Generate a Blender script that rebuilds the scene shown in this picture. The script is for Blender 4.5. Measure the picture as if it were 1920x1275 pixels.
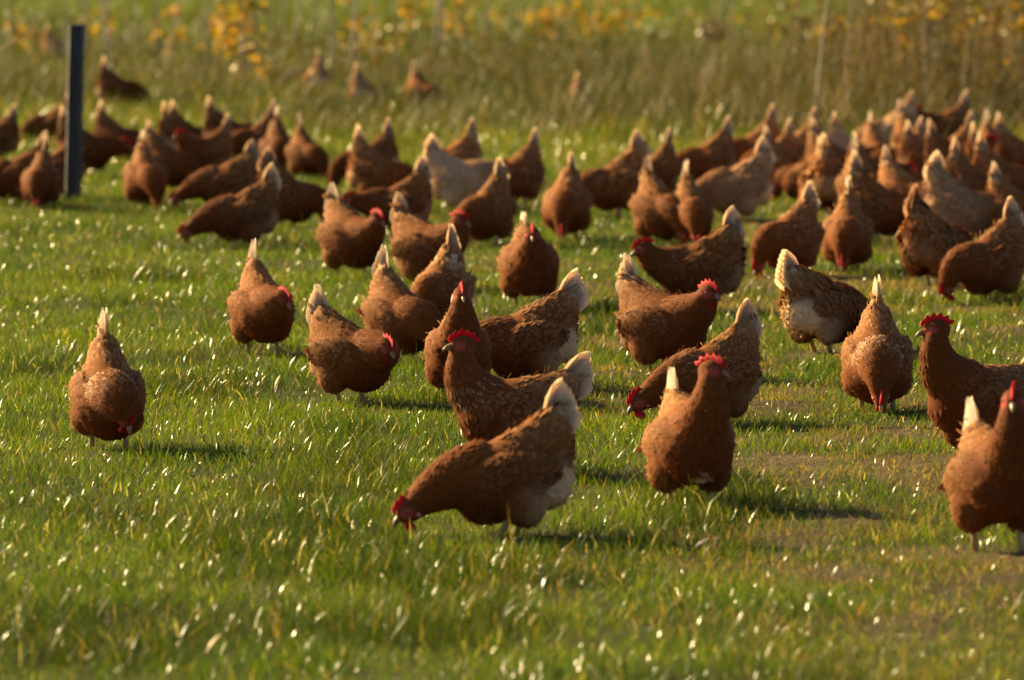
import bpy, math, random
import numpy as np
from mathutils import Vector

for o in list(bpy.data.objects):
    bpy.data.objects.remove(o)
scene = bpy.context.scene
COL = scene.collection
rng = np.random.default_rng(11)
R = math.radians

# ------------------------------------------------------------------ camera
CAM_H = 1.54
LENS = 225.0
F_PX = LENS / 36.0 * 1920.0
PITCH = math.atan(787.5 / F_PX)
cam_data = bpy.data.cameras.new('camera')
cam = bpy.data.objects.new('camera', cam_data)
COL.objects.link(cam)
cam.location = (0, 0, CAM_H)
cam.rotation_euler = (math.pi / 2 - PITCH, 0, 0)
cam_data.sensor_width = 36.0
cam_data.lens = LENS
cam_data.clip_start = 0.1
cam_data.clip_end = 3000
cam_data.dof.use_dof = True
cam_data.dof.focus_distance = 19.5
cam_data.dof.aperture_fstop = 5.8
scene.camera = cam

# ------------------------------------------------------------------ sky and sun
SUN_AZ = R(146)      # direction towards the sun, measured from +X
SUN_EL = R(26)
sun_vec = Vector((math.cos(SUN_EL) * math.cos(SUN_AZ), math.cos(SUN_EL) * math.sin(SUN_AZ), math.sin(SUN_EL)))
world = bpy.data.worlds.new('World')
scene.world = world
world.use_nodes = True
wn = world.node_tree.nodes
wl = world.node_tree.links
wn.clear()
sky = wn.new('ShaderNodeTexSky')
sky.sky_type = 'NISHITA'
sky.sun_disc = False
sky.sun_elevation = SUN_EL
sky.sun_rotation = math.atan2(sun_vec.x, sun_vec.y)
sky.air_density = 0.7
sky.dust_density = 1.5
sky.ozone_density = 0.3
bg = wn.new('ShaderNodeBackground')
bg.inputs['Strength'].default_value = 0.05
wo = wn.new('ShaderNodeOutputWorld')
wl.new(sky.outputs[0], bg.inputs[0])
wl.new(bg.outputs[0], wo.inputs[0])
sd = bpy.data.lights.new('sun', 'SUN')
sd.energy = 5.0
sd.angle = R(1.0)
sd.color = (1.0, 0.765, 0.38)
sun = bpy.data.objects.new('sun', sd)
COL.objects.link(sun)
sun.location = (-20, 20, 20)
sun.rotation_euler = (-sun_vec).to_track_quat('-Z', 'Y').to_euler()

vs = scene.view_settings
vs.view_transform = 'Standard'
vs.look = 'None'
vs.exposure = 1.55
vs.gamma = 1.0
vs.use_curve_mapping = False
scene.render.engine = 'CYCLES'
scene.cycles.use_denoising = True
scene.cycles.max_bounces = 6
scene.cycles.diffuse_bounces = 3
scene.cycles.glossy_bounces = 2
scene.cycles.transmission_bounces = 3
scene.cycles.transparent_max_bounces = 4


# ------------------------------------------------------------------ helpers
def tag(o, label=None, cat=None, group=None, kind=None):
    if label: o['label'] = label
    if cat: o['category'] = cat
    if group: o['group'] = group
    if kind: o['kind'] = kind
    return o


def link(name, mesh, parent=None):
    o = bpy.data.objects.new(name, mesh)
    COL.objects.link(o)
    if parent is not None:
        o.parent = parent
    return o


def make_mesh(name, verts, faces, mat=None, smooth=True, col=None):
    """verts (n,3); faces: list of index arrays (m,k) of equal k, or python list"""
    me = bpy.data.meshes.new(name)
    verts = np.asarray(verts, dtype=np.float32)
    if isinstance(faces, np.ndarray):
        faces = [faces]
    idx = np.concatenate([np.asarray(f, dtype=np.int32).ravel() for f in faces])
    tot = np.concatenate([np.full(len(f), f.shape[1], dtype=np.int32) for f in faces])
    start = np.zeros(len(tot), dtype=np.int32)
    start[1:] = np.cumsum(tot)[:-1]
    me.vertices.add(len(verts))
    me.vertices.foreach_set('co', verts.ravel())
    me.loops.add(len(idx))
    me.loops.foreach_set('vertex_index', idx)
    me.polygons.add(len(tot))
    me.polygons.foreach_set('loop_start', start)
    me.polygons.foreach_set('loop_total', tot)
    if smooth:
        me.polygons.foreach_set('use_smooth', np.ones(len(tot), dtype=bool))
    if col is not None:
        a = me.color_attributes.new('col', 'FLOAT_COLOR', 'POINT')
        c4 = np.ones((len(verts), 4), dtype=np.float32)
        c4[:, :3] = col
        a.data.foreach_set('color', c4.ravel())
    me.update(calc_edges=True)
    if mat:
        me.materials.append(mat)
    return me


def unit(v, ax=-1):
    v = np.asarray(v, dtype=float)
    return v / np.maximum(np.linalg.norm(v, axis=ax, keepdims=True), 1e-9)


def smoothstep(a, b, x):
    t = np.clip((x - a) / (b - a), 0, 1)
    return t * t * (3 - 2 * t)


_perm = np.random.default_rng(5).random((256, 256))
def vnoise(x, y):
    """smooth value noise, one cell per unit"""
    xi = np.floor(x).astype(int); yi = np.floor(y).astype(int)
    fx = x - xi; fy = y - yi
    fx = fx * fx * (3 - 2 * fx); fy = fy * fy * (3 - 2 * fy)
    g = lambda a, b: _perm[a % 256, b % 256]
    return (g(xi, yi) * (1 - fx) + g(xi + 1, yi) * fx) * (1 - fy) + (g(xi, yi + 1) * (1 - fx) + g(xi + 1, yi + 1) * fx) * fy

def fbm(x, y, o=3):
    s = 0; a = 0.5; n = 0
    for i in range(o):
        s = s + a * vnoise(x * 2 ** i + 17.3 * i, y * 2 ** i + 9.1 * i); n += a; a *= 0.5
    return s / n


def spot(px, py):
    """ground point (x, y) that the photograph shows at pixel px, py"""
    dx = (px - 960) / F_PX
    dz = (637.5 - py) / F_PX
    cy, sy = math.cos(PITCH), math.sin(PITCH)
    d = Vector((dx, cy + dz * sy, -sy + dz * cy))
    t = -CAM_H / d.z
    return d.x * t, d.y * t


MOUNDS = []   # (x, y, radius, height) little scratched-up heaps
for px, py, rad, hh in [(1150, 712, .12, .02), (1445, 765, .17, .03), (1895, 628, .16, .03), (1500, 738, .12, .02),
                        (1625, 985, .16, .018), (1850, 1100, .17, .025), (1715, 1165, .10, .02), (1900, 1140, .1, .02),
                        (1690, 820, .15, .015), (1570, 832, .12, .015), (1120, 545, .2, .015), (1420, 550, .2, .012), (1850, 470, .3, .02),
                        (1480, 1010, .12, .012), (1760, 905, .14, .014), (1340, 835, .10, .010), (1600, 1080, .12, .012), (1800, 760, .2, .016), (1500, 905, .10, .01)]:
    gx, gy = spot(px, py)
    MOUNDS.append((gx, gy, rad, hh))

def ground_z(x, y):
    x = np.asarray(x, dtype=float); y = np.asarray(y, dtype=float)
    z = (fbm(x * 0.7 + 31, y * 0.7 + 7, 3) - 0.5) * 0.05
    z = z * (1 - smoothstep(60, 120, y))
    for mx, my, mr, mh in MOUNDS:
        z = z + mh * np.exp(-((x - mx) ** 2 + ((y - my) / 1.6) ** 2) / (2 * (mr * .6) ** 2))
    return z

def scratched(x, y):
    m = 0 * x
    for mx, my, mr, mh in MOUNDS:
        m = np.maximum(m, np.exp(-((x - mx) ** 2 + ((y - my) / 2.0) ** 2) / (2 * (mr * .75) ** 2)) * min(1.0, mh * 100))
    return m * smoothstep(.30, .55, fbm(x * 7 + 3, y * 4 + 8, 2))

def bare(x, y):
    """how worn / brown the turf is, 0..1"""
    n = fbm(x * 2.4 + 3.1, y * 1.5 + 2.2, 3)
    xs = x / np.maximum(y, 1) * 12.5           # about -1 left .. 1 right across the field of view
    b = smoothstep(0.58, 0.74, n + 0.16 * np.clip(xs, -1, 1.2))
    b = b * (0.40 + 0.60 * smoothstep(-0.2, 0.7, xs)) * (.35 + .65 * smoothstep(13.2, 16.5, y))
    for mx, my, mr, mh in MOUNDS:
        b = np.maximum(b, np.exp(-((x - mx) ** 2 + ((y - my) / 2.0) ** 2) / (2 * (mr * .8) ** 2)) * min(1.0, mh * 100))
    return np.clip(b, 0, 1)


# ------------------------------------------------------------------ materials
def new_mat(name):
    m = bpy.data.materials.new(name)
    m.use_nodes = True
    nt = m.node_tree
    nt.nodes.clear()
    out = nt.nodes.new('ShaderNodeOutputMaterial')
    p = nt.nodes.new('ShaderNodeBsdfPrincipled')
    nt.links.new(p.outputs[0], out.inputs[0])
    return m, nt, p, out

def attr_mat(name, rough=0.5, spec=0.5, trans=0.0, tint=False, sheen=0.0, noise=0.0, nscale=60.0, trans_gain=(1, 1, 1)):
    m, nt, p, out = new_mat(name)
    N, L = nt.nodes, nt.links
    a = N.new('ShaderNodeAttribute'); a.attribute_name = 'col'
    c = a.outputs['Color']
    if tint:
        oi = N.new('ShaderNodeObjectInfo')
        mx = N.new('ShaderNodeMix'); mx.data_type = 'RGBA'; mx.blend_type = 'MULTIPLY'; mx.inputs[0].default_value = 1
        L.new(c, mx.inputs[6]); L.new(oi.outputs['Color'], mx.inputs[7]); c = mx.outputs[2]
    if noise:
        tc = N.new('ShaderNodeTexCoord'); nz = N.new('ShaderNodeTexNoise')
        nz.inputs['Scale'].default_value = nscale; nz.inputs['Detail'].default_value = 3
        L.new(tc.outputs['Object'], nz.inputs['Vector'])
        mr = N.new('ShaderNodeMapRange'); mr.inputs[1].default_value = .25; mr.inputs[2].default_value = .75
        mr.inputs[3].default_value = 1 - noise; mr.inputs[4].default_value = 1 + noise
        L.new(nz.outputs['Fac'], mr.inputs[0])
        mx = N.new('ShaderNodeMix'); mx.data_type = 'RGBA'; mx.blend_type = 'MULTIPLY'; mx.inputs[0].default_value = 1
        L.new(c, mx.inputs[6]); L.new(mr.outputs[0], mx.inputs[7]); c = mx.outputs[2]
    L.new(c, p.inputs['Base Color'])
    p.inputs['Roughness'].default_value = rough
    p.inputs['Specular IOR Level'].default_value = spec
    if sheen:
        p.inputs['Sheen Weight'].default_value = sheen
        p.inputs['Sheen Roughness'].default_value = 0.5
        p.inputs['Sheen Tint'].default_value = (1, .75, .5, 1)
    if trans:
        t = N.new('ShaderNodeBsdfTranslucent')
        mx = N.new('ShaderNodeMix'); mx.data_type = 'RGBA'; mx.blend_type = 'MULTIPLY'; mx.inputs[0].default_value = 1
        L.new(c, mx.inputs[6]); mx.inputs[7].default_value = (*trans_gain, 1)
        L.new(mx.outputs[2], t.inputs['Color'])
        ms = N.new('ShaderNodeMixShader'); ms.inputs[0].default_value = trans
        L.new(p.outputs[0], ms.inputs[1]); L.new(t.outputs[0], ms.inputs[2]); L.new(ms.outputs[0], out.inputs[0])
    return m

def plain_mat(name, col, rough=0.5, spec=0.5, noise=0.2, nscale=40.0, sss=0.0, trans=0.0):
    m, nt, p, out = new_mat(name)
    N, L = nt.nodes, nt.links
    tc = N.new('ShaderNodeTexCoord'); nz = N.new('ShaderNodeTexNoise')
    nz.inputs['Scale'].default_value = nscale; nz.inputs['Detail'].default_value = 4
    L.new(tc.outputs['Object'], nz.inputs['Vector'])
    cr = N.new('ShaderNodeValToRGB')
    cr.color_ramp.elements[0].position = .25; cr.color_ramp.elements[1].position = .75
    cr.color_ramp.elements[0].color = (*[v * (1 - noise) for v in col], 1)
    cr.color_ramp.elements[1].color = (*[min(1, v * (1 + noise)) for v in col], 1)
    L.new(nz.outputs['Fac'], cr.inputs[0]); L.new(cr.outputs[0], p.inputs['Base Color'])
    p.inputs['Roughness'].default_value = rough
    p.inputs['Specular IOR Level'].default_value = spec
    if trans:
        t = N.new('ShaderNodeBsdfTranslucent'); L.new(cr.outputs[0], t.inputs['Color'])
        ms = N.new('ShaderNodeMixShader'); ms.inputs[0].default_value = trans
        L.new(p.outputs[0], ms.inputs[1]); L.new(t.outputs[0], ms.inputs[2]); L.new(ms.outputs[0], out.inputs[0])
    return m

M = {}
M['plumage'] = attr_mat('plumage', rough=.75, spec=.06, trans=.13, tint=True, noise=.14, nscale=60, trans_gain=(1.5, 1.25, .9))
M['body'] = attr_mat('body_down', rough=.8, spec=.1, tint=True, noise=.2, nscale=120)
M['tail'] = attr_mat('tail_feather', rough=.5, spec=.3, trans=.45, noise=.10, nscale=120, trans_gain=(1.15, 1.0, .8))
M['comb'] = plain_mat('comb_red', (.50, .012, .016), rough=.6, spec=.12, noise=.25, nscale=150, trans=.35)
M['wattle'] = plain_mat('wattle_red', (.46, .014, .016), rough=.6, spec=.12, noise=.2, nscale=150, trans=.3)
M['lobe'] = plain_mat('ear_lobe', (.55, .22, .18), rough=.6, noise=.15, nscale=150)
M['beak'] = plain_mat('beak_horn', (.24, .14, .06), rough=.4, noise=.3, nscale=120)
M['eye'] = plain_mat('eye', (.16, .05, .012), rough=.08, spec=.8, noise=.4, nscale=200)
M['leg'] = plain_mat('leg_scale', (.44, .29, .12), rough=.5, noise=.25, nscale=200)
M['grass'] = attr_mat('grass_blade', rough=.21, spec=.17, trans=.5, trans_gain=(1.62, 1.55, .45))
M['weed'] = attr_mat('weed_blade', rough=.55, spec=.3, trans=.35, trans_gain=(1.25, 1.1, .7))
M['stalk'] = attr_mat('dry_stalk', rough=.7, spec=.2)
M['leaf'] = attr_mat('autumn_leaf', rough=.45, spec=.4, trans=.45, trans_gain=(1.25, 1.05, .6))


# ------------------------------------------------------------------ ground
def build_ground():
    m, nt, p, out = new_mat('turf_soil')
    N, L = nt.nodes, nt.links
    a = N.new('ShaderNodeAttribute'); a.attribute_name = 'col'
    geo = N.new('ShaderNodeNewGeometry')
    nz = N.new('ShaderNodeTexNoise'); nz.inputs['Scale'].default_value = 9; nz.inputs['Detail'].default_value = 8; nz.inputs['Roughness'].default_value = .7
    L.new(geo.outputs['Position'], nz.inputs['Vector'])
    mr = N.new('ShaderNodeMapRange'); mr.inputs[1].default_value = .3; mr.inputs[2].default_value = .7; mr.inputs[3].default_value = .55; mr.inputs[4].default_value = 1.5
    L.new(nz.outputs['Fac'], mr.inputs[0])
    mx = N.new('ShaderNodeMix'); mx.data_type = 'RGBA'; mx.blend_type = 'MULTIPLY'; mx.inputs[0].default_value = 1
    L.new(a.outputs['Color'], mx.inputs[6]); L.new(mr.outputs[0], mx.inputs[7]); L.new(mx.outputs[2], p.inputs['Base Color'])
    p.inputs['Roughness'].default_value = .9; p.inputs['Specular IOR Level'].default_value = .1
    b = N.new('ShaderNodeBump'); b.inputs['Strength'].default_value = .6; b.inputs['Distance'].default_value = .02
    nz2 = N.new('ShaderNodeTexNoise'); nz2.inputs['Scale'].default_value = 40; nz2.inputs['Detail'].default_value = 6
    L.new(geo.outputs['Position'], nz2.inputs['Vector']); L.new(nz2.outputs['Fac'], b.inputs['Height']); L.new(b.outputs[0], p.inputs['Normal'])
    ys = np.concatenate([np.linspace(-20, 9, 12), np.arange(9.2, 40, .16), np.arange(40, 80, .6), np.geomspace(80, 2500, 40)])
    xs = np.concatenate([-np.geomspace(2500, 6.2, 30), np.arange(-6, 6.01, .16), np.geomspace(6.2, 2500, 30)])
    X, Y = np.meshgrid(xs, ys)
    Z = ground_z(X, Y)
    nx, ny = len(xs), len(ys)
    V = np.stack([X, Y, Z], -1).reshape(-1, 3)
    i = np.arange(nx * ny).reshape(ny, nx)
    Fq = np.stack([i[:-1, :-1], i[:-1, 1:], i[1:, 1:], i[1:, :-1]], -1).reshape(-1, 4)
    bb = bare(V[:, 0], V[:, 1])[:, None]
    far = smoothstep(60, 95, V[:, 1])[:, None]
    mid = smoothstep(34, 48, V[:, 1])[:, None]
    near_c = (np.array([.050, .046, .014]) * (1 - mid) + np.array([.085, .088, .012]) * mid) * (1 - bb) + np.array([.10, .070, .035]) * bb
    sc = scratched(V[:, 0], V[:, 1])[:, None]
    near_c = near_c * (1 - sc) + np.array([.055, .034, .017]) * sc
    far_c = np.array([.125, .150, .012])
    me = make_mesh('ground', V, Fq, m, True, near_c * (1 - far) + far_c * far)
    g = link('ground', me)
    tag(g, 'green pasture turf with brown worn patches under the whole flock', 'ground', kind='structure')
build_ground()


# ------------------------------------------------------------------ grass
def blades_mesh(name, x, y, z, h, w, az, lean, bend, col, mat, dark_root=0.6):
    n = len(x)
    dx, dy = np.cos(az), np.sin(az)                 # lean direction
    sa = az + math.pi / 2 + rng.normal(0, .7, n)    # blade width axis
    sx, sy = np.cos(sa), np.sin(sa)
    ts = np.array([0., .55, 1.])
    hw = np.array([.5, .42, 0.])
    V = np.zeros((n, 5, 3), dtype=np.float32)
    k = 0
    C = np.zeros((n, 5, 3), dtype=np.float32)
    for t, ww in zip(ts, hw):
        off = h * (np.sin(lean) * t + bend * t * t)
        up = h * (np.cos(lean) * t - .45 * bend * t * t)
        cx, cy, cz = x + dx * off, y + dy * off, z + up
        sh = 1.0
        if ww > 0:
            V[:, k, 0] = cx - sx * w * ww; V[:, k, 1] = cy - sy * w * ww; V[:, k, 2] = cz
            V[:, k + 1, 0] = cx + sx * w * ww; V[:, k + 1, 1] = cy + sy * w * ww; V[:, k + 1, 2] = cz
            C[:, k] = col * sh; C[:, k + 1] = col * sh
            k += 2
        else:
            V[:, k, 0] = cx; V[:, k, 1] = cy; V[:, k, 2] = cz
            C[:, k] = col * sh
    b = (np.arange(n) * 5)[:, None]
    quads = b + np.array([[0, 1, 3, 2]])
    tris = b + np.array([[2, 3, 4]])
    return make_mesh(name, V.reshape(-1, 3), [quads, tris], mat, True, C.reshape(-1, 3))


def build_grass():
    X, Y = [], []
    for d0, d1, dens in [(10.5, 13, 5000), (13, 17, 7000), (17, 22, 6200), (22, 28, 3600), (28, 36, 2100), (36, 47, 1300), (47, 60, 700)]:
        wmax = 0.08 * d1 + .7
        n = int(dens * (d1 - d0) * 2 * wmax)
        x = rng.uniform(-wmax, wmax, n); y = rng.uniform(d0, d1, n)
        inside = np.abs(x) < 0.08 * y + .12
        keep = inside | (rng.random(n) < .45)
        X.append(x[keep]); Y.append(y[keep])
    x = np.concatenate(X); y = np.concatenate(Y)
    b = bare(x, y)
    tuft = fbm(x * 5 + 50, y * 3.2, 2)
    keep = rng.random(len(x)) < (1 - .15 * b) * (.55 + .9 * tuft) * (1 - .62 * scratched(x, y))
    x, y, b, tuft = x[keep], y[keep], b[keep], tuft[keep]
    n = len(x)
    far = smoothstep(33, 46, y)
    big = fbm(x * 1.1 + 9, y * .8 + 4, 2)
    h = (.018 + .042 * tuft ** 1.6 + .016 * big) * rng.uniform(.55, 1.35, n) * (1 - .35 * b)
    tall = rng.random(n) < .012
    clump = smoothstep(.55, .72, fbm(x * 1.9 + 70, y * 1.1 + 33, 2)) * (1 - b)
    h = h * (1 + .65 * clump)
    h = np.where(tall, h * 1.7 + .01, h)
    h = h * (1 + 2.0 * far * rng.uniform(.4, 1.3, n))
    w = rng.uniform(.0014, .0029, n) * (1 + .035 * np.maximum(y - 18, 0))
    az = rng.uniform(0, 2 * math.pi, n)
    lean = np.abs(rng.normal(.32, .32, n)) + .6 * b * rng.random(n)
    bend = rng.uniform(.05, .55, n)
    g1 = np.array([.071, .122, .009]); g2 = np.array([.132, .168, .014]); g3 = np.array([.032, .070, .007])
    dry = np.array([.23, .155, .06]); straw = np.array([.50, .43, .27])
    u = rng.random((n, 1)); v = np.clip(fbm(x * 2.3, y * 1.5 + 60, 2)[:, None] * 1.5 - .25 + rng.normal(0, .2, (n, 1)), 0, 1)
    col = g1 * (1 - u) + g2 * u
    col = col * (1 - .85 * (1 - v)) + g3 * .85 * (1 - v)
    col = col * (1 - .42 * clump[:, None])
    pdry = .055 + .50 * b * (1 - .7 * far) + .16 * far
    q = rng.random(n)
    isdry = q < pdry
    col[isdry] = dry * rng.uniform(.55, 1.35, (isdry.sum(), 1))
    iss = rng.random(n) < .018
    col[iss] = straw * rng.uniform(.7, 1.2, (iss.sum(), 1))
    me = blades_mesh('grass', x, y, ground_z(x, y) - .003, h, w, az, lean, bend, col, M['grass'])
    o = link('grass', me)
    tag(o, 'short sunlit green pasture grass with dry blades mixed in', 'grass', kind='stuff')
    print('grass blades', n)
build_grass()
# ==== END OF SETTING

# ------------------------------------------------------------------ hens
def surface_nets(V, org, h):
    s = V < 0
    nx, ny, nz = V.shape
    cs = [(a, b, c) for a in (0, 1) for b in (0, 1) for c in (0, 1)]
    sub = lambda A, o: A[o[0]:nx - 1 + o[0], o[1]:ny - 1 + o[1], o[2]:nz - 1 + o[2]]
    cnt = sum(sub(s, o).astype(np.int8) for o in cs)
    ii = np.argwhere((cnt > 0) & (cnt < 8))
    acc = np.zeros((len(ii), 3)); num = np.zeros((len(ii), 1))
    for a in cs:
        for ax in range(3):
            if a[ax]: continue
            b = list(a); b[ax] = 1
            va = V[ii[:, 0] + a[0], ii[:, 1] + a[1], ii[:, 2] + a[2]]
            vb = V[ii[:, 0] + b[0], ii[:, 1] + b[1], ii[:, 2] + b[2]]
            m = (va < 0) != (vb < 0)
            t = np.where(m, va / np.where(m, va - vb, 1), 0)
            p = np.tile(np.array(a, float), (len(ii), 1)); p[:, ax] += t
            acc += p * m[:, None]; num += m[:, None]
    verts = (ii + acc / num) * h + org
    idm = -np.ones((nx - 1, ny - 1, nz - 1), dtype=np.int64)
    idm[ii[:, 0], ii[:, 1], ii[:, 2]] = np.arange(len(ii))
    faces = []
    for ax in range(3):
        u, v = (ax + 1) % 3, (ax + 2) % 3
        A = [slice(None)] * 3; B = [slice(None)] * 3
        A[ax] = slice(0, -1); B[ax] = slice(1, None)
        ch = s[tuple(A)] != s[tuple(B)]
        e = np.argwhere(ch)
        e = e[(e[:, u] > 0) & (e[:, v] > 0) & (e[:, u] < V.shape[u] - 1) & (e[:, v] < V.shape[v] - 1)]
        def cell(du, dv):
            q = e.copy(); q[:, u] -= du; q[:, v] -= dv
            return idm[q[:, 0], q[:, 1], q[:, 2]]
        f = np.stack([cell(1, 1), cell(0, 1), cell(0, 0), cell(1, 0)], -1)
        flip = ~s[e[:, 0], e[:, 1], e[:, 2]]
        f[flip] = f[flip][:, ::-1]
        faces.append(f)
    return verts, np.concatenate(faces)


# pose: body pitch (nose down), body height, head centre x / z, head pitch (down), tail angle
POSES = {
    'alert': dict(th=-6, zc=.182, hx=.128, hz=.372, hp=4, tail=42, cx=.150, cz=.270),
    'look':  dict(th=4,  zc=.176, hx=.178, hz=.292, hp=10, tail=46, cx=.150, cz=.225),
    'mid':   dict(th=12, zc=.170, hx=.215, hz=.205, hp=22, tail=48, cx=.165, cz=.19),
    'low':   dict(th=14, zc=.160, hx=.245, hz=.098, hp=30, tail=40, cx=.180, cz=.14),
    'peck':  dict(th=20, zc=.166, hx=.192, hz=.074, hp=50, tail=40, cx=.195, cz=.170),
}

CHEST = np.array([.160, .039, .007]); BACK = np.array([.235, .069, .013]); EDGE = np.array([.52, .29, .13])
CREAM = np.array([.76, .55, .32]); FLUFF = np.array([.34, .145, .042]); SKIN = np.array([.42, .07, .05])


def cone_d(P, a, b, ra, rb, ys=1.0):
    s = np.array([1, 1 / ys, 1])
    p, a2, b2 = P * s, a * s, b * s
    ab = b2 - a2
    t = np.clip(((p - a2) @ ab) / (ab @ ab), 0, 1)
    return np.linalg.norm(p - a2 - t[:, None] * ab, axis=1) - (ra + (rb - ra) * t)


def ell_d(P, c, r, Rm):
    q = (P - c) @ Rm
    k0 = np.linalg.norm(q / r, axis=1); k1 = np.linalg.norm(q / (r * r), axis=1)
    return k0 * (k0 - 1) / np.maximum(k1, 1e-6)


def rot_y(a):   # nose-down positive
    c, s = math.cos(a), math.sin(a)
    return np.array([[c, 0, s], [0, 1, 0], [-s, 0, c]])

def rot_z(a):
    c, s = math.cos(a), math.sin(a)
    return np.array([[c, -s, 0], [s, c, 0], [0, 0, 1]])


def tube(points, radii, seg=8, ys=1.0):
    """closed tapering tube along points; returns verts, quads list"""
    P = np.asarray(points, float); n = len(P)
    T = unit(np.gradient(P, axis=0))
    ref = np.array([0, 1, 0.]) if abs(T[0][1]) < .9 else np.array([1, 0, 0.])
    V = []
    for p, t, r in zip(P, T, radii):
        u = unit(np.cross(t, ref)); v = np.cross(t, u)
        for k in range(seg):
            a = 2 * math.pi * k / seg
            V.append(p + r * (math.cos(a) * u + math.sin(a) * v * ys))
    Q = []
    for i in range(n - 1):
        for k in range(seg):
            k2 = (k + 1) % seg
            Q.append((i * seg + k, i * seg + k2, (i + 1) * seg + k2, (i + 1) * seg + k))
    V = np.array(V); V = np.vstack([V, P[0], P[-1]])
    T3 = []
    for k in range(seg):
        k2 = (k + 1) % seg
        T3.append((k2, k, n * seg)); T3.append(((n - 1) * seg + k, (n - 1) * seg + k2, n * seg + 1))
    return V, np.array(Q), np.array(T3)


def merge(parts):
    V, Q, T = [], [], []
    o = 0
    for v, q, t in parts:
        V.append(v); Q.append(np.asarray(q).reshape(-1, 4) + o); T.append(np.asarray(t).reshape(-1, 3) + o); o += len(v)
    return np.vstack(V), [f for f in (np.vstack(Q), np.vstack(T)) if len(f)]


def ellipsoid(c, r, Rm, nu=10, nv=7):
    V, Q, T = [], [], []
    for j in range(1, nv):
        ph = math.pi * j / nv
        for i in range(nu):
            a = 2 * math.pi * i / nu
            V.append((r[0] * math.sin(ph) * math.cos(a), r[1] * math.sin(ph) * math.sin(a), r[2] * math.cos(ph)))
    V.append((0, 0, r[2])); V.append((0, 0, -r[2]))
    n = len(V)
    for j in range(nv - 2):
        for i in range(nu):
            i2 = (i + 1) % nu
            Q.append((j * nu + i, (j + 1) * nu + i, (j + 1) * nu + i2, j * nu + i2))
    for i in range(nu):
        i2 = (i + 1) % nu
        T.append((n - 2, i, i2)); T.append((n - 1, (nv - 2) * nu + i2, (nv - 2) * nu + i))
    return np.array(V) @ Rm.T + c, np.array(Q), np.array(T)


def feather_cards(p, n, d, L, W, lift, c0, c1, r):
    """many small curved feathers: root p, normal n, direction d"""
    m = len(p)
    b = np.cross(n, d)
    V = np.zeros((m, 7, 3)); C = np.zeros((m, 7, 3))
    k = 0
    for t, ww in ((0, .55), (.45, 1.0), (.82, .80), (1, 0)):
        up = -.0015 + (np.sin(lift) * t - .30 * np.sin(lift) * t * t) * L
        q = p + d * (np.cos(lift) * t * L)[:, None] + n * up[:, None]
        col = c0 * (1 - t ** 2.2) + c1 * t ** 2.2
        if ww:
            V[:, k] = q - b * (W * .5 * ww)[:, None] - n * (W * .10 * ww)[:, None]
            V[:, k + 1] = q + b * (W * .5 * ww)[:, None] - n * (W * .10 * ww)[:, None]
            C[:, k] = col; C[:, k + 1] = col; k += 2
        else:
            V[:, k] = q; C[:, k] = col
    o = (np.arange(m) * 7)[:, None]
    quads = np.concatenate([o + np.array([[0, 2, 3, 1]]), o + np.array([[2, 4, 5, 3]])])
    tris = o + np.array([[4, 6, 5]])
    return V.reshape(-1, 3), quads, tris, C.reshape(-1, 3)


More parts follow.
